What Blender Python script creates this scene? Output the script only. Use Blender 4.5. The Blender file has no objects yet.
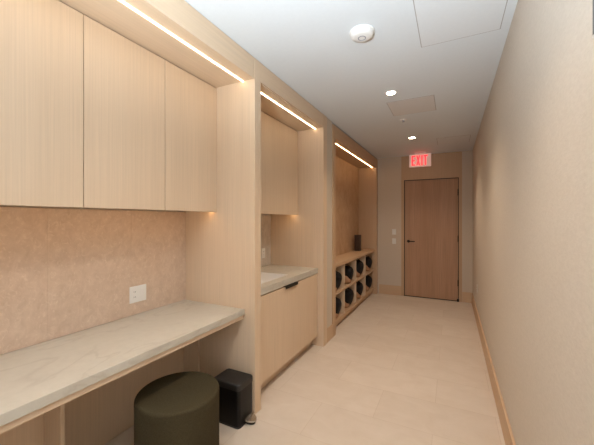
import bpy, bmesh, math, random
from mathutils import Vector
random.seed(4)
S = bpy.context.scene
COL = S.collection
R = math.radians

# ------------------------------------------------------------ materials
def newmat(name):
    m = bpy.data.materials.new(name); m.use_nodes = True
    nt = m.node_tree; b = nt.nodes['Principled BSDF']
    return m, nt, b
def plain(name, col, rough=.6, metal=0, emit=None, strength=0, spec=.5):
    m, nt, b = newmat(name)
    b.inputs['Base Color'].default_value = (*col, 1); b.inputs['Roughness'].default_value = rough
    b.inputs['Metallic'].default_value = metal; b.inputs['Specular IOR Level'].default_value = spec
    if emit: b.inputs['Emission Color'].default_value = (*emit, 1); b.inputs['Emission Strength'].default_value = strength
    return m
def coords(nt, scale):
    tc = nt.nodes.new('ShaderNodeTexCoord'); mp = nt.nodes.new('ShaderNodeMapping')
    mp.inputs['Scale'].default_value = scale
    nt.links.new(tc.outputs['Object'], mp.inputs['Vector']); return mp.outputs['Vector']
def noise(nt, vec, scale, detail=4, rough=.55, dist=0):
    n = nt.nodes.new('ShaderNodeTexNoise'); n.inputs['Scale'].default_value = scale
    n.inputs['Detail'].default_value = detail; n.inputs['Roughness'].default_value = rough; n.inputs['Distortion'].default_value = dist
    nt.links.new(vec, n.inputs['Vector']); return n.outputs['Fac']
def ramp(nt, fac, stops):
    r = nt.nodes.new('ShaderNodeValToRGB'); e = r.color_ramp.elements
    while len(e) < len(stops): e.new(.5)
    for i, (p, c) in enumerate(stops): e[i].position = p; e[i].color = (*c, 1)
    nt.links.new(fac, r.inputs['Fac']); return r.outputs['Color']
def mix(nt, a, b, fac, mode='MIX'):
    m = nt.nodes.new('ShaderNodeMix'); m.data_type = 'RGBA'; m.blend_type = mode
    if isinstance(fac, float): m.inputs[0].default_value = fac
    else: nt.links.new(fac, m.inputs[0])
    nt.links.new(a, m.inputs[6]); nt.links.new(b, m.inputs[7]); return m.outputs[2]
def bump(nt, b, fac, strength, dist=.002):
    n = nt.nodes.new('ShaderNodeBump'); n.inputs['Strength'].default_value = strength; n.inputs['Distance'].default_value = dist
    nt.links.new(fac, n.inputs['Height']); nt.links.new(n.outputs['Normal'], b.inputs['Normal'])
def scl(c, k): return tuple(min(1, x * k) for x in c)
def wood(name, base, axis='Z', contrast=.05, rough=.5):
    m, nt, b = newmat(name)
    s1 = {'Z': (130, 130, 1.6), 'Y': (130, 1.6, 130), 'X': (1.6, 130, 130)}[axis]
    s2 = {'Z': (9, 9, .35), 'Y': (9, .35, 9), 'X': (.35, 9, 9)}[axis]
    f1 = noise(nt, coords(nt, s1), 1.0, 3); f2 = noise(nt, coords(nt, s2), 1.0, 3)
    c1 = ramp(nt, f1, [(.3, scl(base, 1 - contrast)), (.7, scl(base, 1 + contrast))])
    c2 = ramp(nt, f2, [(.3, (1 - contrast * .8, 1 - contrast * 1.0, 1 - contrast * 1.3)), (.7, (1, 1, 1))])
    nt.links.new(mix(nt, c1, c2, 1.0, 'MULTIPLY'), b.inputs['Base Color'])
    b.inputs['Roughness'].default_value = rough; b.inputs['Specular IOR Level'].default_value = .35
    bump(nt, b, f1, .12, .0006); return m
def mottled(name, a, c, scale, rough=.6, fleck=None, b2=.15):
    m, nt, b = newmat(name)
    v = coords(nt, (1, 1, .75))
    f = noise(nt, v, scale, 7, .65, .6); g = noise(nt, v, scale * 1.9, 7, .75, 1.2)
    col = ramp(nt, f, [(.32, a), (.68, c)])
    if fleck:
        h = ramp(nt, g, [(.52, (0, 0, 0)), (.68, (1, 1, 1))])
        fl = nt.nodes.new('ShaderNodeRGB'); fl.outputs[0].default_value = (*fleck, 1)
        mm = nt.nodes.new('ShaderNodeMath'); mm.operation = 'MULTIPLY'; mm.inputs[1].default_value = .55
        nt.links.new(h, mm.inputs[0]); col = mix(nt, col, fl.outputs[0], mm.outputs[0])
    nt.links.new(col, b.inputs['Base Color']); b.inputs['Roughness'].default_value = rough
    b.inputs['Specular IOR Level'].default_value = .4
    bump(nt, b, g, b2, .001); return m
def quartz(name, base, vein):
    m, nt, b = newmat(name)
    v = coords(nt, (1.0, .45, 1.0))
    f = noise(nt, v, 3.0, 4, .5, .8); g = noise(nt, coords(nt, (1, 1, 1)), 22, 4, .6)
    c = ramp(nt, f, [(.36, base), (.475, base), (.495, vein), (.515, base), (.7, scl(base, 1.05))])
    c2 = ramp(nt, g, [(.3, (.93, .93, .93)), (.7, (1, 1, 1))])
    nt.links.new(mix(nt, c, c2, 1.0, 'MULTIPLY'), b.inputs['Base Color'])
    b.inputs['Roughness'].default_value = .35; b.inputs['Specular IOR Level'].default_value = .4; return m

OAK = (.70, .54, .385)
M = {}
M['oak'] = wood('pale_oak', OAK)
M['oak_h'] = wood('pale_oak_lengthwise', OAK, 'Y')
M['oak_x'] = wood('pale_oak_crosswise', OAK, 'X')
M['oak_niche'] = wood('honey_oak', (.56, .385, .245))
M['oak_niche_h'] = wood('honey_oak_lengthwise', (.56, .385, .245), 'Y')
M['door'] = wood('door_oak', (.47, .285, .18), contrast=.15)
M['base'] = wood('baseboard_oak', (.62, .44, .285), 'Y')
M['base_x'] = wood('baseboard_oak_crosswise', (.62, .44, .285), 'X')
M['splash'] = mottled('warm_stone_slab', (.56, .42, .315), (.66, .515, .40), 20, .55, (.80, .67, .54))
M['splash_grey'] = mottled('greige_marble', (.44, .38, .32), (.62, .56, .49), 9, .4, (.7, .63, .56))
M['niche_back'] = mottled('tan_slab', (.44, .28, .165), (.55, .37, .23), 7, .6, (.6, .43, .28))
M['quartz'] = quartz('pale_quartz', (.55, .52, .45), (.49, .455, .39))
M['white_plastic'] = plain('white_plastic', (.78, .77, .74), .35)
M['ceramic'] = plain('white_ceramic', (.85, .84, .82), .15)
M['slot'] = plain('dark_slot', (.05, .045, .04), .6)
M['gap'] = plain('gap_shadow', (.40, .39, .385), .9)
M['black_metal'] = plain('black_metal', (.02, .018, .016), .4, .6)
M['bronze'] = plain('dark_bronze', (.025, .017, .012), .5, .3)
M['bin_body'] = plain('black_enamel', (.004, .004, .0045), .3, spec=.25)
M['bin_lid'] = plain('black_matte_plastic', (.018, .017, .017), .45)
M['chrome'] = plain('chrome', (.45, .43, .40), .2, 1)
M['bag'] = plain('black_nylon', (.007, .007, .010), .55, spec=.2)
M['tan_leather'] = plain('tan_leather', (.36, .20, .11), .7)
M['kick'] = plain('toe_kick_dark', (.10, .07, .05), .7)
M['dark_brown'] = plain('dark_brown_lacquer', (.055, .03, .018), .5)
M['led'] = plain('led_diffuser', (.9, .85, .75), .5, 0, (1, .78, .52), 5.5)
M['led_under'] = plain('led_under_diffuser', (.9, .8, .6), .5, 0, (1, .66, .36), 5)
M['lens'] = plain('downlight_lens', (.9, .85, .75), .5, 0, (1, .80, .55), 22)
M['led_far'] = plain('warm_led_diffuser', (.9, .8, .6), .5, 0, (1, .66, .34), 9)
M['trim_white'] = plain('white_trim', (.80, .79, .77), .5)
M['exit_panel'] = plain('exit_panel', (.75, .62, .55), .3, 0, (1, .60, .50), .12)
M['exit_letter'] = plain('exit_letter', (.8, .03, .03), .4, 0, (1, .04, .05), .75)
M['screen'] = plain('grey_screen', (.09, .09, .095), .3)
M['detector_dark'] = plain('detector_grille', (.35, .36, .40), .5)

# felt
m, nt, b = newmat('olive_felt'); f = noise(nt, coords(nt, (1, 1, 1)), 160, 5, .7)
nt.links.new(ramp(nt, f, [(.3, (.042, .034, .018)), (.7, (.075, .060, .033))]), b.inputs['Base Color'])
b.inputs['Roughness'].default_value = .95; b.inputs['Specular IOR Level'].default_value = .1; bump(nt, b, f, .5, .002); M['felt'] = m
# wall paint / woven wallcovering
m, nt, b = newmat('woven_wallcovering'); v = coords(nt, (1, 1, 2.6)); f = noise(nt, v, 45, 5, .7)
nt.links.new(ramp(nt, f, [(.3, (.59, .53, .455)), (.7, (.66, .60, .52))]), b.inputs['Base Color'])
b.inputs['Roughness'].default_value = .85; bump(nt, b, f, .35, .002); M['wallcover'] = m
m, nt, b = newmat('greige_paint'); f = noise(nt, coords(nt, (1, 1, 1)), 60, 3)
nt.links.new(ramp(nt, f, [(.3, (.60, .515, .42)), (.7, (.62, .535, .44))]), b.inputs['Base Color'])
b.inputs['Roughness'].default_value = .85; M['paint'] = m
m, nt, b = newmat('ceiling_paint'); f = noise(nt, coords(nt, (1, 1, 1)), 40, 3)
nt.links.new(ramp(nt, f, [(.3, (.70, .745, .775)), (.7, (.715, .76, .79))]), b.inputs['Base Color'])
b.inputs['Roughness'].default_value = .9; M['ceiling'] = m
m, nt, b = newmat('access_panel_paint'); f = noise(nt, coords(nt, (1, 1, 1)), 40, 3)
nt.links.new(ramp(nt, f, [(.3, (.71, .745, .77)), (.7, (.725, .76, .785))]), b.inputs['Base Color'])
b.inputs['Roughness'].default_value = .8; M['panel_paint'] = m
m, nt, b = newmat('access_panel_greige'); b.inputs['Base Color'].default_value = (.69, .68, .67, 1)
b.inputs['Roughness'].default_value = .8; M['panel_greige'] = m
# floor: large stone tiles in running bond
m, nt, b = newmat('limestone_tiles')
tc = nt.nodes.new('ShaderNodeTexCoord'); mp = nt.nodes.new('ShaderNodeMapping')
mp.inputs['Location'].default_value = (.115, .14, 0)
nt.links.new(tc.outputs['Object'], mp.inputs['Vector'])
br = nt.nodes.new('ShaderNodeTexBrick'); br.offset = .5; br.inputs['Scale'].default_value = 1
br.inputs['Brick Width'].default_value = .8; br.inputs['Row Height'].default_value = .4
br.inputs['Mortar Size'].default_value = .0018; br.inputs['Mortar Smooth'].default_value = .3
br.inputs['Color1'].default_value = (.70, .615, .525, 1); br.inputs['Color2'].default_value = (.655, .57, .48, 1)
br.inputs['Mortar'].default_value = (.58, .485, .39, 1)
nt.links.new(mp.outputs['Vector'], br.inputs['Vector'])
f = noise(nt, coords(nt, (1, 1.6, 1)), 4.5, 7, .65, .7)
c = ramp(nt, f, [(.3, (.92, .90, .87)), (.7, (1.0, 1.0, 1.0))])
nt.links.new(mix(nt, br.outputs['Color'], c, 1.0, 'MULTIPLY'), b.inputs['Base Color'])
b.inputs['Roughness'].default_value = .5; b.inputs['Specular IOR Level'].default_value = .35
M['floor'] = m
# glass
m, nt, b = newmat('added_window_glass'); b.inputs['Transmission Weight'].default_value = 1; b.inputs['Roughness'].default_value = .0
b.inputs['IOR'].default_value = 1.01; M['glass'] = m

# ------------------------------------------------------------ mesh helpers
def box(bm, x0, x1, y0, y1, z0, z1, bev=0, seg=1):
    t = bmesh.new(); bmesh.ops.create_cube(t, size=1)
    for v in t.verts: v.co = Vector((x0 + (v.co.x + .5) * (x1 - x0), y0 + (v.co.y + .5) * (y1 - y0), z0 + (v.co.z + .5) * (z1 - z0)))
    if bev: bmesh.ops.bevel(t, geom=t.edges[:], offset=bev, segments=seg, profile=.5, affect='EDGES')
    merge(bm, t)
def merge(bm, t):
    me = bpy.data.meshes.new('tmp'); t.to_mesh(me); t.free(); bm.from_mesh(me); bpy.data.meshes.remove(me)
def lathe(bm, prof, cx, cy, cz, n=48, axis='Z', flip=1):
    """profile of (radius, height); the first and last points are capped"""
    rings = []
    for r, h in prof:
        ring = []
        for i in range(n):
            a = 2 * math.pi * i / n; u, v = r * math.cos(a), r * math.sin(a)
            if axis == 'Z': p = (cx + u, cy + v, cz + h * flip)
            elif axis == 'Y': p = (cx + u, cy + h * flip, cz + v)
            else: p = (cx + h * flip, cy + u, cz + v)
            ring.append(bm.verts.new(p))
        rings.append(ring)
    for a, b2 in zip(rings, rings[1:]):
        for i in range(n): bm.faces.new((a[i], a[(i + 1) % n], b2[(i + 1) % n], b2[i]))
    bm.faces.new(list(reversed(rings[0]))); bm.faces.new(rings[-1])
def frame(bm, x0, x1, y0, y1, z0, z1, w):      # rectangular ring lying in XY
    box(bm, x0, x1, y0, y0 + w, z0, z1); box(bm, x0, x1, y1 - w, y1, z0, z1)
    box(bm, x0, x0 + w, y0 + w, y1 - w, z0, z1); box(bm, x1 - w, x1, y0 + w, y1 - w, z0, z1)
ROOT = {}
def put(name, bm, mat, parent=None, smooth=False, loc=None):
    """bm in world coordinates; the object's origin goes to its thing's base"""
    o_loc = Vector(loc) if loc else (ROOT[parent.name] if parent else Vector((0, 0, 0)))
    bmesh.ops.recalc_face_normals(bm, faces=bm.faces[:])
    for v in bm.verts: v.co -= o_loc
    me = bpy.data.meshes.new(name); bm.to_mesh(me); bm.free()
    me.materials.append(mat)
    if smooth:
        for p in me.polygons: p.use_smooth = True
        me.set_sharp_from_angle(angle=R(40))
    o = bpy.data.objects.new(name, me); COL.objects.link(o)
    if parent: o.parent = parent
    else: o.location = o_loc
    ROOT[o.name] = o_loc
    return o
def tag(o, label=None, cat=None, group=None, kind=None):
    if label: o['label'] = label
    if cat: o['category'] = cat
    if group: o['group'] = group
    if kind: o['kind'] = kind
    return o
def thing(name, loc, label, cat, group=None):
    o = bpy.data.objects.new(name, None); o.empty_display_size = .1; COL.objects.link(o); o.location = loc
    ROOT[o.name] = Vector(loc); return tag(o, label, cat, group)
def bx(name, mat, parent, *d, bev=.0012, seg=1, kind=None, label=None):
    bm = bmesh.new(); box(bm, *d, bev=bev, seg=seg); o = put(name, bm, mat, parent)
    return tag(o, label=label, kind=kind)
def light(name, kind, loc, rot, energy, col, parent=None, **k):
    l = bpy.data.lights.new(name, kind); l.energy = energy; l.color = col
    for a, v in k.items(): setattr(l, a, v)
    o = bpy.data.objects.new(name, l); COL.objects.link(o)
    o.location = Vector(loc) - (ROOT[parent.name] if parent else Vector((0, 0, 0))); o.rotation_euler = rot
    if parent: o.parent = parent
    return o

# ------------------------------------------------------------ dimensions
H = 2.65; XF = -1.302; XR = .325; YE = 6.128; YB = -2.2; XW = -2.0
P1a, P1b = 1.892, 1.974          # panel between desk alcove and sink alcove
P2a, P2b = 3.258, 3.365          # far panel of the sink alcove
P3a, P3b = 3.572, 3.672          # near panel of the cubby alcove
P4a = 6.03
HB = 2.492                       # underside of the headers

# ------------------------------------------------------------ the setting
def struct(name, bm, mat): return tag(put(name, bm, mat), kind='structure')
bm = bmesh.new(); box(bm, -2.3, XR + .15, YB - .15, YE + .15, -.1, 0); struct('floor', bm, M['floor'])
bm = bmesh.new(); box(bm, -2.3, XR + .15, YB - .15, YE + .15, H, H + .1); struct('ceiling', bm, M['ceiling'])
bm = bmesh.new(); box(bm, XR, XR + .15, YB - .15, YE + .15, 0, H); struct('wall_right', bm, M['wallcover'])
bm = bmesh.new()
box(bm, -2.3, XW - .02, YB - .15, YE + .15, 0, H)
box(bm, XW - .02, XF - .012, P2b + .002, P3a - .002, 0, H)       # plaster pier between the sink and cubby alcoves
box(bm, XW - .02, XF - .004, YB, -.702, 0, H)
struct('wall_left', bm, M['paint'])
bm = bmesh.new()                                                  # far wall with the door opening
DX0, DX1, DZ = -.806, .113, 2.192
box(bm, XW - .02, DX0, YE, YE + .15, 0, H); box(bm, DX1, XR, YE, YE + .15, 0, H)
box(bm, DX0, DX1, YE, YE + .15, DZ, H); box(bm, DX0 - .05, DX1 + .05, YE + .15, YE + .2, 0, DZ + .05)  # last slab added unseen behind the door to block light at its edges
struct('wall_far', bm, M['paint'])
bm = bmesh.new()                                                  # rear wall, behind the camera, with an unseen window added to let light in
WX0, WX1, WZ0, WZ1 = -1.2, .22, .75, 2.45
box(bm, -2.3, WX0, YB - .15, YB, 0, H); box(bm, WX1, XR, YB - .15, YB, 0, H)
box(bm, WX0, WX1, YB - .15, YB, 0, WZ0); box(bm, WX0, WX1, YB - .15, YB, WZ1, H)
struct('wall_back', bm, M['paint'])
w = thing('added_window_1', ((WX0 + WX1) / 2, YB - .1, WZ0), None, None); w['kind'] = 'structure'
bm = bmesh.new()
for a in ((WX0, WX0 + .05, WZ0, WZ1), (WX1 - .05, WX1, WZ0, WZ1), (WX0 + .05, WX1 - .05, WZ0, WZ0 + .05), (WX0 + .05, WX1 - .05, WZ1 - .05, WZ1)):
    box(bm, a[0], a[1], YB - .12, YB - .06, a[2], a[3])
put('added_window_frame', bm, M['trim_white'], w)
bx('added_window_pane', M['glass'], w, WX0 + .05, WX1 - .05, YB - .093, YB - .087, WZ0 + .05, WZ1 - .05, bev=0)

# baseboards
bm = bmesh.new(); box(bm, XR - .016, XR, YB, YE - .012, 0, .178, .002); struct('baseboard_right', bm, M['base'])
bm = bmesh.new(); box(bm, XF + .03, -.856, YE - .012, YE, 0, .18, .002); box(bm, .166, XR, YE - .012, YE, 0, .18, .002)
struct('baseboard_far', bm, M['base_x'])
bm = bmesh.new(); box(bm, XF - .012, XF, P2b + .002, P3a - .002, 0, .165, .002); struct('baseboard_left', bm, M['base'])

# the door
d = thing('door_1', ((DX0 + DX1) / 2, YE, 0), None, None); d['kind'] = 'structure'
leaf = bx('door_leaf', M['door'], d, DX0 + .012, DX1 - .012, YE + .008, YE + .05, .012, DZ - .012)
bm = bmesh.new()
box(bm, -.856, DX0, YE - .006, YE, 0, H - .004); box(bm, DX1, .163, YE - .006, YE, 0, H - .004)
box(bm, DX0, DX1, YE - .006, YE, DZ, H - .004)
put('door_casing', bm, M['oak_niche'], d)
bm = bmesh.new()
box(bm, DX0, DX0 + .010, YE - .008, YE + .03, 0, DZ); box(bm, DX1 - .010, DX1, YE - .008, YE + .03, 0, DZ)
box(bm, DX0 + .010, DX1 - .010, YE - .008, YE + .03, DZ - .010, DZ)
box(bm, DX0 + .010, DX1 - .010, YE + .004, YE + .03, 0, .014)
put('door_frame', bm, M['bronze'], d)
bm = bmesh.new(); lathe(bm, [(.026, 0), (.026, .008), (.012, .010), (.011, .045)], -.728, YE + .008, 1.04, 24, 'Y', -1)
box(bm, -.738, -.612, YE - .048, YE - .034, 1.031, 1.049, .004, 2)
tag(put('door_handle', bm, M['black_metal'], d, True), label='dark lever handle')
for z in (.33, 1.11, 1.93):
    bm = bmesh.new(); lathe(bm, [(.009, 0), (.009, .11)], DX1 - .010, YE - .012, z - .055, 12); put('hinge', bm, M['black_metal'], d, True)
bm = bmesh.new(); box(bm, DX1 - .03, DX1 + .004, YE - .03, YE - .008, 0, .05, .004); put('door_stop', bm, M['black_metal'], d)

# ------------------------------------------------------------ built-in surrounds
def led_strip(parent, x, y0, y1, z, w=.010, mat='led', power=None):
    o = bx('led_strip', M[mat], parent, x - w / 2, x + w / 2, y0, y1, z - .003, z + .003, bev=0, label='glowing warm white strip light')
    return o

# desk alcove
YA = -.70
s1 = thing('alcove_surround', (-1.65, (YA + P1b) / 2, 0), 'large pale oak surround framing the desk alcove, nearest the camera', 'built-in surround')
bx('end_panel', M['oak'], s1, XW - .02, XF, P1a, P1b, 0, H - .003)
bx('end_panel', M['oak'], s1, XW - .02, XF, YA, YA + .08, 0, H - .003)
bx('header', M['oak_h'], s1, XF - .02, XF - .002, YA + .08, P1a, HB, H - .003)
bx('soffit', M['oak_h'], s1, XW - .02, XF - .02, YA + .08, P1a, HB + .002, HB + .02)
led_strip(s1, -1.408, YA + .09, P1a - .002, HB)
# sink alcove
s2 = thing('alcove_surround', (-1.65, (P1b + P2b) / 2, 0), 'pale oak surround framing the sink alcove, between the desk alcove and the cubbies', 'built-in surround')
bx('end_panel', M['oak'], s2, XW - .02, XF, P2a, P2b, 0, H - .003)
bx('header', M['oak_h'], s2, XF - .02, XF - .002, P1b, P2a, HB + .008, H - .003)
bx('soffit', M['oak_h'], s2, XW - .02, XF - .02, P1b, P2a, HB + .002, HB + .02)
led_strip(s2, -1.402, P1b + .002, P2a - .002, HB)
# cubby alcove
s3 = thing('alcove_surround', (-1.5, (P3a + P4a) / 2, 0), 'honey oak surround framing the far cubby alcove, nearest the door', 'built-in surround')
Z3 = 2.625
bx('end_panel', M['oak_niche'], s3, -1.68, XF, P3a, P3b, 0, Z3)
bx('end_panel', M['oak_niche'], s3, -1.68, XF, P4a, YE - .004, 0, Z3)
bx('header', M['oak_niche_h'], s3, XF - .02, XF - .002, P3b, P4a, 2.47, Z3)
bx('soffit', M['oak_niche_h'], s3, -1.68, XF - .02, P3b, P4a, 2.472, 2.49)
bm = bmesh.new(); box(bm, -1.68, -1.66, P3b, P4a, .85, 2.472); tag(put('back_panel', bm, M['niche_back'], s3), label='mottled tan back panel')
bx('reveal_shadow', M['gap'], s3, -1.66, XF - .012, P3a, YE - .004, Z3, H - .001, bev=0)  # grey filler whose colour stands for the shadow line below the ceiling
led_strip(s3, -1.392, P3b + .002, P4a - .002, 2.47, .007, 'led_far')

# upper cabinets over the desk
DW = .4945; XD = -1.662
c1 = thing('wall_cabinet', ((XW + XD) / 2, .65, 1.509), 'long pale oak wall cabinet with flat handleless doors above the desk', 'cabinet')
bx('cabinet_body', M['oak'], c1, XW, XD - .022, YA + .08, P1a - .001, 1.520, HB)
for k in range(5):
    y1 = P1a - k * DW; y0 = max(y1 - DW, YA + .08)
    bx('door', M['oak'], c1, XD - .02, XD, y0 + .002, y1 - .002, 1.509, HB - .006)
bx('bottom_edge', M['oak_h'], c1, XD - .034, XD - .022, YA + .08, P1a - .001, 1.509, 1.520, bev=0)
led_strip(c1, -1.712, YA + .1, P1a - .004, 1.5165, .012, 'led_under')
# upper cabinet over the sink
XD2 = -1.626
c2 = thing('wall_cabinet', ((XW + XD2) / 2, 2.6, 1.503), 'pale oak wall cabinet with flat front above the sink counter', 'cabinet')
bx('cabinet_body', M['oak'], c2, XW, XD2 - .022, P1b + .001, P2a - .001, 1.515, HB)
for y0, y1 in ((P1b, P2a),):
    bx('door', M['oak'], c2, XD2 - .02, XD2, y0 + .001, y1 - .001, 1.503, HB - .006)
led_strip(c2, -1.676, P1b + .01, P2a - .004, 1.5115, .012, 'led_under')

# backsplashes
bp = thing('backsplash', (XW, .6, .775), 'warm mottled stone backsplash behind the desk under the wall cabinet', 'backsplash')
ys = [YA + .08, -.09, .405, .90, 1.398, P1a - .001]
for a, b2 in zip(ys, ys[1:]):
    bx('slab', M['splash'], bp, XW - .018, XW, a + .0002, b2 - .0002, .777, 1.511, bev=.0003)
bp2 = bx('backsplash', M['splash_grey'], None, XW - .018, XW, P1b + .001, P2a - .001, .895, 1.505)
tag(bp2, 'greige marble backsplash behind the sink counter', 'backsplash')

# desk
dk = thing('desk', (-1.7, .6, 0), 'long built-in desk under the wall cabinet, with stone top and oak underside', 'desk')
bx('desktop', M['quartz'], dk, XW - .015, -1.391, YA + .08, P1a - .001, .733, .775, bev=.002, seg=2, label='pale veined quartz worktop')
bx('support_board', M['oak_h'], dk, XW, -1.402, YA + .08, P1a - .001, .702, .731)
bx('back_panel', M['oak'], dk, XW - .018, XW, YA + .08, P1a - .001, 0, .702)
for y in (-.125, .883): bx('rib', M['oak'], dk, XW, -1.833, y, y + .019, 0, .701)
bx('rib', M['oak'], dk, XW, -1.845, 1.872, P1a - .001, 0, .701)

# sink base cabinet
bc = thing('base_cabinet', (-1.7, 2.6, 0), 'pale oak base cabinet with one wide front and black pull under the sink', 'cabinet')
bx('cabinet_body', M['oak'], bc, XW, -1.398, P1b + .001, P2a - .001, .11, .775)
bx('top_rail', M['oak_h'], bc, -1.44, -1.398, P1b + .001, P2a - .001, .775, .835)
fr = bx('drawer_front', M['oak'], bc, -1.396, -1.376, P1b + .004, P2a - .003, .112, .826)
bm = bmesh.new(); box(bm, -1.396, -1.358, 2.475, 2.725, .827, .832); box(bm, -1.362, -1.358, 2.475, 2.725, .808, .827)
tag(put('handle', bm, M['black_metal'], fr), label='black edge pull')
bx('toe_kick', M['oak_h'], bc, -1.47, -1.45, P1b + .001, P2a - .001, 0, .11)
# counter with sink cut-out
ct = thing('countertop', (-1.69, 2.6, .837), 'pale stone countertop over the base cabinet, with a white sink let in', 'countertop')
SX0, SX1, SY0, SY1 = -1.86, -1.47, 2.24, 2.742
bm = bmesh.new()
box(bm, XW, SX0, P1b + .001, P2a - .001, .837, .893); box(bm, SX1, -1.371, P1b + .001, P2a - .001, .837, .893)
box(bm, SX0, SX1, P1b + .001, SY0, .837, .893); box(bm, SX0, SX1, SY1, P2a - .001, .837, .893)
put('worktop', bm, M['quartz'], ct)
# basin: tapered white bowl
bm = bmesh.new()
def rr(x0, x1, y0, y1, z, r=.05, n=6):
    out = []
    for cx, cy, a0 in ((x1 - r, y1 - r, 0), (x0 + r, y1 - r, 90), (x0 + r, y0 + r, 180), (x1 - r, y0 + r, 270)):
        for i in range(n + 1):
            a = R(a0 + 90 * i / n); out.append(bm.verts.new((cx + r * math.cos(a), cy + r * math.sin(a), z)))
    return out
rings = [rr(SX0 + .001, SX1 - .001, SY0 + .001, SY1 - .001, .8925, .006), rr(SX0 + .008, SX1 - .008, SY0 + .008, SY1 - .008, .889, .02),
         rr(SX0 + .014, SX1 - .014, SY0 + .014, SY1 - .014, .84, .03), rr(SX0 + .03, SX1 - .03, SY0 + .03, SY1 - .03, .80, .04),
         rr(SX0 + .08, SX1 - .08, SY0 + .08, SY1 - .08, .785, .04)]
for a, b2 in zip(rings, rings[1:]):
    n = len(a)
    for i in range(n): bm.faces.new((a[i], a[(i + 1) % n], b2[(i + 1) % n], b2[i]))
bm.faces.new(rings[-1])
tag(put('sink_basin', bm, M['ceramic'], ct, True), label='white undermount sink basin')

# ------------------------------------------------------------ cubby unit
XB, XC = -1.658, -1.352
cu = thing('cubby_unit', (-1.5, (P3b + P4a) / 2, 0), 'low oak cubby unit of eight open compartments in the far alcove', 'shelf unit')
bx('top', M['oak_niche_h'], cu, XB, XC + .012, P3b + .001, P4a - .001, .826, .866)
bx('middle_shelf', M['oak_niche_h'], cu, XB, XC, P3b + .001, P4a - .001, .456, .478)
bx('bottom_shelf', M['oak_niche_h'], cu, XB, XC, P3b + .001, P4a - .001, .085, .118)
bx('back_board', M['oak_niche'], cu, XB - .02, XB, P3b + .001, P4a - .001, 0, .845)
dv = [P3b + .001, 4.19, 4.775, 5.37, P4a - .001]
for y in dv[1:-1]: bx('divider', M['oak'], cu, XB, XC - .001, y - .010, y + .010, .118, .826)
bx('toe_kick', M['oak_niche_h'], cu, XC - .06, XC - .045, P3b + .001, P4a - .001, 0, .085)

# black bags in the cubbies: rounded top, tapering to the front foot, tan front pouch low at the back
def blob(bm, pts, y0, y1, seg=12):
    """closed outline (x,z) swept along Y with rounded shoulders"""
    cx = sum(p[0] for p in pts) / len(pts); cz = sum(p[1] for p in pts) / len(pts)
    rings = []
    for k in range(seg + 1):
        t = k / seg; s = math.sin(math.pi * min(max(t, .0), 1)) ** .38 if 0 < t < 1 else .06
        y = y0 + (y1 - y0) * (.5 - .5 * math.cos(math.pi * t))
        rings.append([bm.verts.new((cx + (x - cx) * s, y, cz + (z - cz) * s)) for x, z in pts])
    for a, b2 in zip(rings, rings[1:]):
        n = len(a)
        for i in range(n): bm.faces.new((a[i], a[(i + 1) % n], b2[(i + 1) % n], b2[i]))
    bm.faces.new(rings[0]); bm.faces.new(list(reversed(rings[-1])))
def smooth_outline(pts, n=6):
    out = []; N = len(pts)
    for i in range(N):
        p0, p1, p2, p3 = [Vector(pts[(i + j - 1) % N]) for j in range(4)]
        for k in range(n):
            t = k / n
            out.append(tuple(.5 * ((2 * p1) + (p2 - p0) * t + (2 * p0 - 5 * p1 + 4 * p2 - p3) * t * t + (-p0 + 3 * p1 - 3 * p2 + p3) * t ** 3)))
    return out
def make_bag(label):
    r = thing('bag', (0, 0, 0), label, 'bag', 'black bags in the cubbies')
    body = [(-.115, .16), (-.10, .225), (-.05, .258), (.02, .262), (.085, .235), (.11, .18), (.105, .12), (.085, .05), (.055, .002), (.0, .002), (-.04, .06)]
    bm = bmesh.new(); blob(bm, smooth_outline(body), -.13, .13)
    put('bag_body', bm, M['bag'], r, True)
    pouch = [(-.10, .003), (-.115, .07), (-.085, .125), (.0, .135), (.06, .10), (.078, .003)]
    bm = bmesh.new(); blob(bm, smooth_outline(pouch), -.168, .02)
    tag(put('pouch', bm, M['tan_leather'], r, True), label='tan leather pouch')
    bm = bmesh.new(); n = 20; prev = None
    for i in range(n + 1):                     # carrying strap arching over the top
        a = math.pi * i / n; x = .0 + .06 * math.cos(a); z = .245 + .04 * math.sin(a)
        cur = [bm.verts.new((x + dx * math.cos(a), -.0 + dy, z + dx * math.sin(a))) for dx, dy in ((-.003, -.012), (.003, -.012), (.003, .012), (-.003, .012))]
        if prev:
            for j in range(4): bm.faces.new((prev[j], prev[(j + 1) % 4], cur[(j + 1) % 4], cur[j]))
        else: bm.faces.new(cur)
        prev = cur
    bm.faces.new(list(reversed(prev)))
    put('strap', bm, M['bag'], r)
    return r
names = ['the cubby nearest the camera', 'the second cubby from the camera', 'the third cubby from the camera', 'the cubby nearest the door']
bag0 = None
for row, (zb, rn) in enumerate(((.478, 'top'), (.118, 'bottom'))):
    for k in range(4):
        lab = 'black rounded bag with tan pouch in %s, %s row' % (names[k], rn)
        if bag0 is None: r = bag0 = make_bag(lab)
        else:
            r = bag0.copy(); COL.objects.link(r); r['label'] = lab
            for ch in bag0.children:
                c = ch.copy(); COL.objects.link(c); c.parent = r
        yc = dv[k + 1] - .175 + (.01, -.02, .0, -.01)[k] * (1 if row else -1)
        r.location = (-1.467, yc, zb + .001); r.rotation_euler = (0, 0, R((6, -8, 4, -3)[k] * (1 if row else -1)))
        r.scale = (1, 1, (1, .94, 1.04, .97)[(k + row) % 4])

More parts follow.
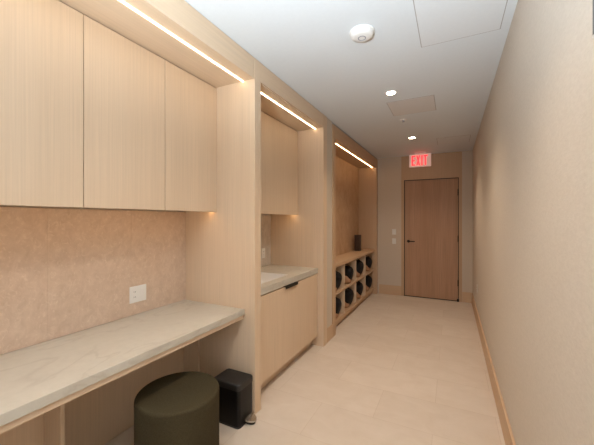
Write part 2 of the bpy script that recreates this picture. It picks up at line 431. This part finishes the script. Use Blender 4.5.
# dark ridged box on the cubby unit
bm = bmesh.new()
bxX, bxY = -1.56, 5.62
box(bm, bxX - .052, bxX + .052, bxY - .05, bxY + .05, .866, 1.165, .004, 2)
for i in range(6):
    x = bxX - .045 + i * .018
    box(bm, x - .004, x + .004, bxY - .055, bxY - .049, .875, 1.155, .001)
o = put('storage_box', bm, M['dark_brown'], None, loc=(bxX, bxY, .866))
tag(o, 'dark brown upright ribbed box standing on the cubby unit', 'box')

# ------------------------------------------------------------ stool
SXc, SYc, SR, SH = -1.422, 1.29, .23, .456
st = thing('pouf_stool', (SXc, SYc, 0), 'round dark olive felt pouf stool tucked at the desk', 'stool')
def corner(r0, z0, rad, n=6): return [(r0 - rad + rad * math.cos(R(90 * i / n)), z0 - rad + rad * math.sin(R(90 * i / n))) for i in range(n + 1)]
bm = bmesh.new(); lathe(bm, [(SR - .02, .004), (SR - .006, .01), (SR, .022)] + [(SR, SH - .05 - .001)], SXc, SYc, 0, 72)
put('base_cover', bm, M['felt'], st, True)
bm = bmesh.new(); lathe(bm, [(SR, SH - .05), (SR + .0005, SH - .03)] + corner(SR, SH, .016) + [(SR * .6, SH + .002), (.01, SH + .003)], SXc, SYc, 0, 72)
put('seat_cushion', bm, M['felt'], st, True)
# pedal bin
bn = thing('pedal_bin', (-1.43, 1.79, 0), 'small black rectangular pedal bin on the floor against the oak panel', 'bin')
BX0, BX1, BY0, BY1, BZ = -1.548, -1.305, 1.706, 1.887, .304
def rbox(x0, x1, y0, y1, levels, rad, n=6):
    global bm
    bm = bmesh.new(); rs = [rr(x0 + i, x1 - i, y0 + i, y1 - i, z, max(rad - i, .004), n) for i, z in levels]
    for a, b2 in zip(rs, rs[1:]):
        k = len(a)
        for i in range(k): bm.faces.new((a[i], a[(i + 1) % k], b2[(i + 1) % k], b2[i]))
    bm.faces.new(list(reversed(rs[0]))); bm.faces.new(rs[-1]); return bm
put('bin_body', rbox(BX0 + .002, BX1 - .002, BY0 + .002, BY1 - .002, [(0, .014), (0, BZ - .045)], .026), M['bin_body'], bn, True)
put('base_ring', rbox(BX0, BX1, BY0, BY1, [(.003, 0), (0, .003), (0, .014)], .027), M['bin_lid'], bn, True)
put('lid', rbox(BX0, BX1, BY0, BY1, [(0, BZ - .044), (0, BZ - .012), (.002, BZ - .005), (.007, BZ - .001), (.014, BZ)], .028), M['bin_lid'], bn, True)
bm = bmesh.new(); t = bmesh.new()
pc = (BX1 - .002, 1.812)
def pedal(r0, r1, z0, z1):
    b_ = bmesh.new(); A, B = [], []
    for i in range(17):
        a = R(-90 + 180 * i / 16); x = pc[0] + r0 * math.cos(a); y = pc[1] + r1 * math.sin(a); q = -.012 * math.cos(a)
        A.append(b_.verts.new((x, y, z1 + q))); B.append(b_.verts.new((x, y, z0 + q)))
    for i in range(16): b_.faces.new((A[i], A[i + 1], B[i + 1], B[i]))
    b_.faces.new((A[16], A[0], B[0], B[16])); b_.faces.new(A); b_.faces.new(list(reversed(B))); return b_
tag(put('pedal', pedal(.068, .045, .030, .042), M['chrome'], bn), label='chrome foot pedal')
put('pedal_arm', pedal(.060, .040, .014, .0295), M['black_metal'], bn)
bm.free()
t.free()

# ------------------------------------------------------------ plates on walls
def outlet_x(x, yc, zc, label, gangs, cat='outlet', nm='wall_outlet', w=.058, sgn=1):
    """plate on a wall facing +X (sgn 1) or -X (sgn -1); gangs lists 'o' outlet / 's' switch from near to far"""
    g = thing(nm, (x, yc, zc), label, cat); W = w * len(gangs) + .014; h = .058
    def b_(n, m, d0, d1, y0, y1, z0, z1, bev=.0008, par=g):
        a, c = sorted((x + sgn * d0, x + sgn * d1)); return bx(n, m, par, a, c, y0, y1, z0, z1, bev=bev)
    b_('plate', M['white_plastic'], 0, .006, yc - W / 2, yc + W / 2, zc - h, zc + h, .002)
    for i, k in enumerate(gangs):
        cy = yc - W / 2 + .007 + w * (i + .5)
        if k == 'o':
            ins = b_('receptacle', M['white_plastic'], .006, .008, cy - .0165, cy + .0165, zc - .034, zc + .034)
            for dz in (-.018, .018):
                for dy in (-.006, .006): b_('slot', M['slot'], .008, .0084, cy + dy - .0012, cy + dy + .0012, zc + dz - .005, zc + dz + .005, 0, ins)
        else: b_('rocker', M['white_plastic'], .006, .0095, cy - .0165, cy + .0165, zc - .034, zc + .034)
    return g
outlet_x(XW, 1.448, .921, 'white double-width plate with outlet and switch on the stone backsplash above the desk', 'os')
outlet_x(XW, 3.08, 1.05, 'pale outlet plate on the marble backsplash above the sink counter', 'o')
outlet_x(XR, 5.02, .475, 'small pale outlet plate low on the right wall near the door', 'o', sgn=-1)
for zc, lab in ((1.212, 'upper of two small white switch plates left of the door'), (1.035, 'lower of two small white switch plates left of the door')):
    g = thing('light_switch', (-.99, YE, zc), lab, 'switch')
    bx('plate', M['white_plastic'], g, -1.026, -.954, YE - .006, YE, zc - .054, zc + .054, bev=.002)
    if zc > 1.1: bx('rocker', M['white_plastic'], g, -1.007, -.973, YE - .010, YE - .006, zc - .034, zc + .034)
    else:
        for dz in (-.019, .019): bx('button', M['white_plastic'], g, -1.007, -.973, YE - .009, YE - .006, zc + dz - .013, zc + dz + .013)
# wall control panel cut by the photo's right edge
g = thing('wall_control_panel', (XR, .98, 1.96), 'dark grey panel with white rim high on the right wall, at the photo edge', 'control panel')
bx('bezel', M['white_plastic'], g, XR - .006, XR, .90, 1.034, 1.906, 2.012, bev=.002)
bx('screen', M['screen'], g, XR - .007, XR - .006, .907, 1.0295, 1.914, 2.005, bev=.0003)

# ------------------------------------------------------------ ceiling fittings
sd = thing('smoke_detector', (-.513, 1.945, H), 'round white smoke detector on the ceiling above the desk alcove end', 'smoke detector')
bm = bmesh.new(); lathe(bm, [(.078, 0), (.080, -.004), (.078, -.008), (.072, -.009)], -.513, 1.945, H, 48); put('mounting_base', bm, M['white_plastic'], sd, True)
bm = bmesh.new(); lathe(bm, [(.072, -.009), (.070, -.024), (.062, -.034), (.046, -.038), (.03, -.0395), (.002, -.040)], -.513, 1.945, H, 48); put('housing', bm, M['white_plastic'], sd, True)
bm = bmesh.new(); prof = [(.026, -.039), (.026, -.0412), (.020, -.0412), (.020, -.039)]; lathe(bm, prof, -.513, 1.945, H, 36); put('sensor_ring', bm, M['detector_dark'], sd, True)
dls = [(-.512, 2.995, 'recessed downlight nearer the smoke detector, beside the square ceiling hatch'), (-.518, 4.775, 'recessed downlight nearer the exit sign'),
       (-.515, 1.215, 'recessed downlight above the desk'), (-.515, -.565, 'recessed downlight behind the desk end')]
dl0 = None
for x, y, lab in dls:
    if dl0 is None:
        dl0 = r = thing('downlight', (x, y, H), lab, 'ceiling light', 'downlights along the corridor ceiling')
        bm = bmesh.new(); n = 40; pr = [(.040, -.001), (.041, -.005), (.050, -.006), (.054, -.003), (.054, .0)]
        lathe(bm, pr, x, y, H, n); put('trim_ring', bm, M['trim_white'], r, True)
        bm = bmesh.new(); lathe(bm, [(.040, -.0062), (.038, -.0072), (.002, -.0075)], x, y, H, n); tag(put('lens', bm, M['lens'], r, True), label='glowing warm lens')
    else:
        r = dl0.copy(); COL.objects.link(r); r.location = (x, y, H); r['label'] = lab
        for ch in dl0.children: c = ch.copy(); COL.objects.link(c); c.parent = r
    light('downlight_lamp', 'SPOT', (x, y, H - .03), (0, 0, 0), 25, (1, .78, .58), spot_size=R(125), spot_blend=.9, shadow_soft_size=.05)
sp = thing('sprinkler', (-.518, 3.875, H), 'small white sprinkler head on the ceiling between the two downlights', 'sprinkler')
bm = bmesh.new(); lathe(bm, [(.042, 0), (.042, -.004), (.030, -.008), (.014, -.009)], -.518, 3.875, H, 30); put('escutcheon', bm, M['trim_white'], sp, True)
bm = bmesh.new(); lathe(bm, [(.011, -.009), (.009, -.022), (.016, -.025), (.016, -.028)], -.518, 3.875, H, 20); put('head', bm, M['detector_dark'], sp, True)
def hatch(x0, x1, y0, y1, lab, mat):
    g = thing('access_panel', ((x0 + x1) / 2, (y0 + y1) / 2, H), lab, 'ceiling hatch')
    bm = bmesh.new(); frame(bm, x0, x1, y0, y1, H - .0012, H, .005); put('seam', bm, M['gap'], g)
    bx('panel', M[mat], g, x0 + .005, x1 - .005, y0 + .005, y1 - .005, H - .0022, H, bev=.0005)
hatch(-.19, .275, 1.66, 2.305, 'large white ceiling hatch nearest the camera, cut by the photo top', 'panel_paint')
hatch(-.60, -.15, 3.235, 3.695, 'square greige ceiling hatch between the downlights', 'panel_greige')
hatch(-.20, .243, 4.99, 5.42, 'faint ceiling hatch nearest the door, close to the right wall', 'panel_paint')

# exit sign
ex = thing('exit_sign', (-.508, 5.93, H), 'red EXIT sign hanging from the ceiling above the door', 'exit sign')
bx('canopy', M['trim_white'], ex, -.60, -.41, 5.90, 5.96, H - .022, H, bev=.003)
bx('panel', M['exit_panel'], ex, -.692, -.325, 5.918, 5.942, 2.398, H - .022, bev=.002)
bm = bmesh.new(); LW = .062; x = -.648; zb, zt, T = 2.422, 2.602, .024
yf0, yf1 = 5.913, 5.9185
def lb(x0, x1, z0, z1): box(bm, x0, x1, yf0, yf1, z0, z1)
def diag(xa, za, xb, zb_, w):
    vs = []
    for y in (yf0, yf1):
        vs += [bm.verts.new((xa - w / 2, y, za)), bm.verts.new((xa + w / 2, y, za)), bm.verts.new((xb + w / 2, y, zb_)), bm.verts.new((xb - w / 2, y, zb_))]
    for q in ((0, 1, 2, 3), (7, 6, 5, 4), (0, 4, 5, 1), (1, 5, 6, 2), (2, 6, 7, 3), (3, 7, 4, 0)): bm.faces.new([vs[i] for i in q])
lb(x, x + T, zb, zt); lb(x + T, x + LW, zt - T, zt); lb(x + T, x + LW * .9, (zb + zt) / 2 - T / 2, (zb + zt) / 2 + T / 2); lb(x + T, x + LW, zb, zb + T)
x += LW + .018; diag(x + .010, zb, x + LW - .010, zt, .022); diag(x + LW - .010, zb, x + .010, zt, .0221)
x += LW + .02; lb(x, x + T, zb, zt)
x += T + .014; lb(x, x + LW + .004, zt - T, zt); lb(x + LW / 2 - T / 2, x + LW / 2 + T / 2, zb, zt - T)
tag(put('lettering', bm, M['exit_letter'], ex), label='red letters reading EXIT')
light('exit_glow', 'POINT', (-.508, 5.87, 2.50), (0, 0, 0), .08, (1, .12, .08), shadow_soft_size=.1)

# ------------------------------------------------------------ light
light('added_window_fill', 'AREA', ((WX0 + WX1) / 2, YB - .16, (WZ0 + WZ1) / 2), (R(90), 0, 0), 6, (.85, .93, 1.0), shape='RECTANGLE', size=WX1 - WX0 - .1, size_y=WZ1 - WZ0 - .1)  # fill lamp added outside the made-up rear window, as daylight
W = bpy.data.worlds.new('World'); S.world = W; W.use_nodes = True
W.node_tree.nodes['Background'].inputs['Color'].default_value = (.75, .87, 1, 1)
W.node_tree.nodes['Background'].inputs['Strength'].default_value = 1.0

light('bounce_flash', 'SPOT', (-.40, -.55, 1.35), (R(180 - 36), 0, 0), 245, (.80, .91, 1.0), spot_size=R(96), spot_blend=1.0, shadow_soft_size=.12)  # upward spot added to brighten the ceiling, stands in for a photographer's flash
# ------------------------------------------------------------ camera
FPX, VX, YH = 307.3, 451.63, 219.57
cam = bpy.data.cameras.new('camera'); co = bpy.data.objects.new('camera', cam); COL.objects.link(co)
cam.sensor_width = 36; cam.sensor_fit = 'HORIZONTAL'; cam.lens = FPX / 594 * 36; cam.clip_start = .05
cam.shift_y = -(222.5 - YH) / 594
co.location = (0, 0, 1.4487); co.rotation_euler = (R(90), 0, math.atan((VX - 297) / FPX))
S.camera = co
S.view_settings.view_transform = 'Standard'; S.view_settings.look = 'None'
S.view_settings.gamma = 1; S.view_settings.use_curve_mapping = False
S.view_settings.exposure = 1.08
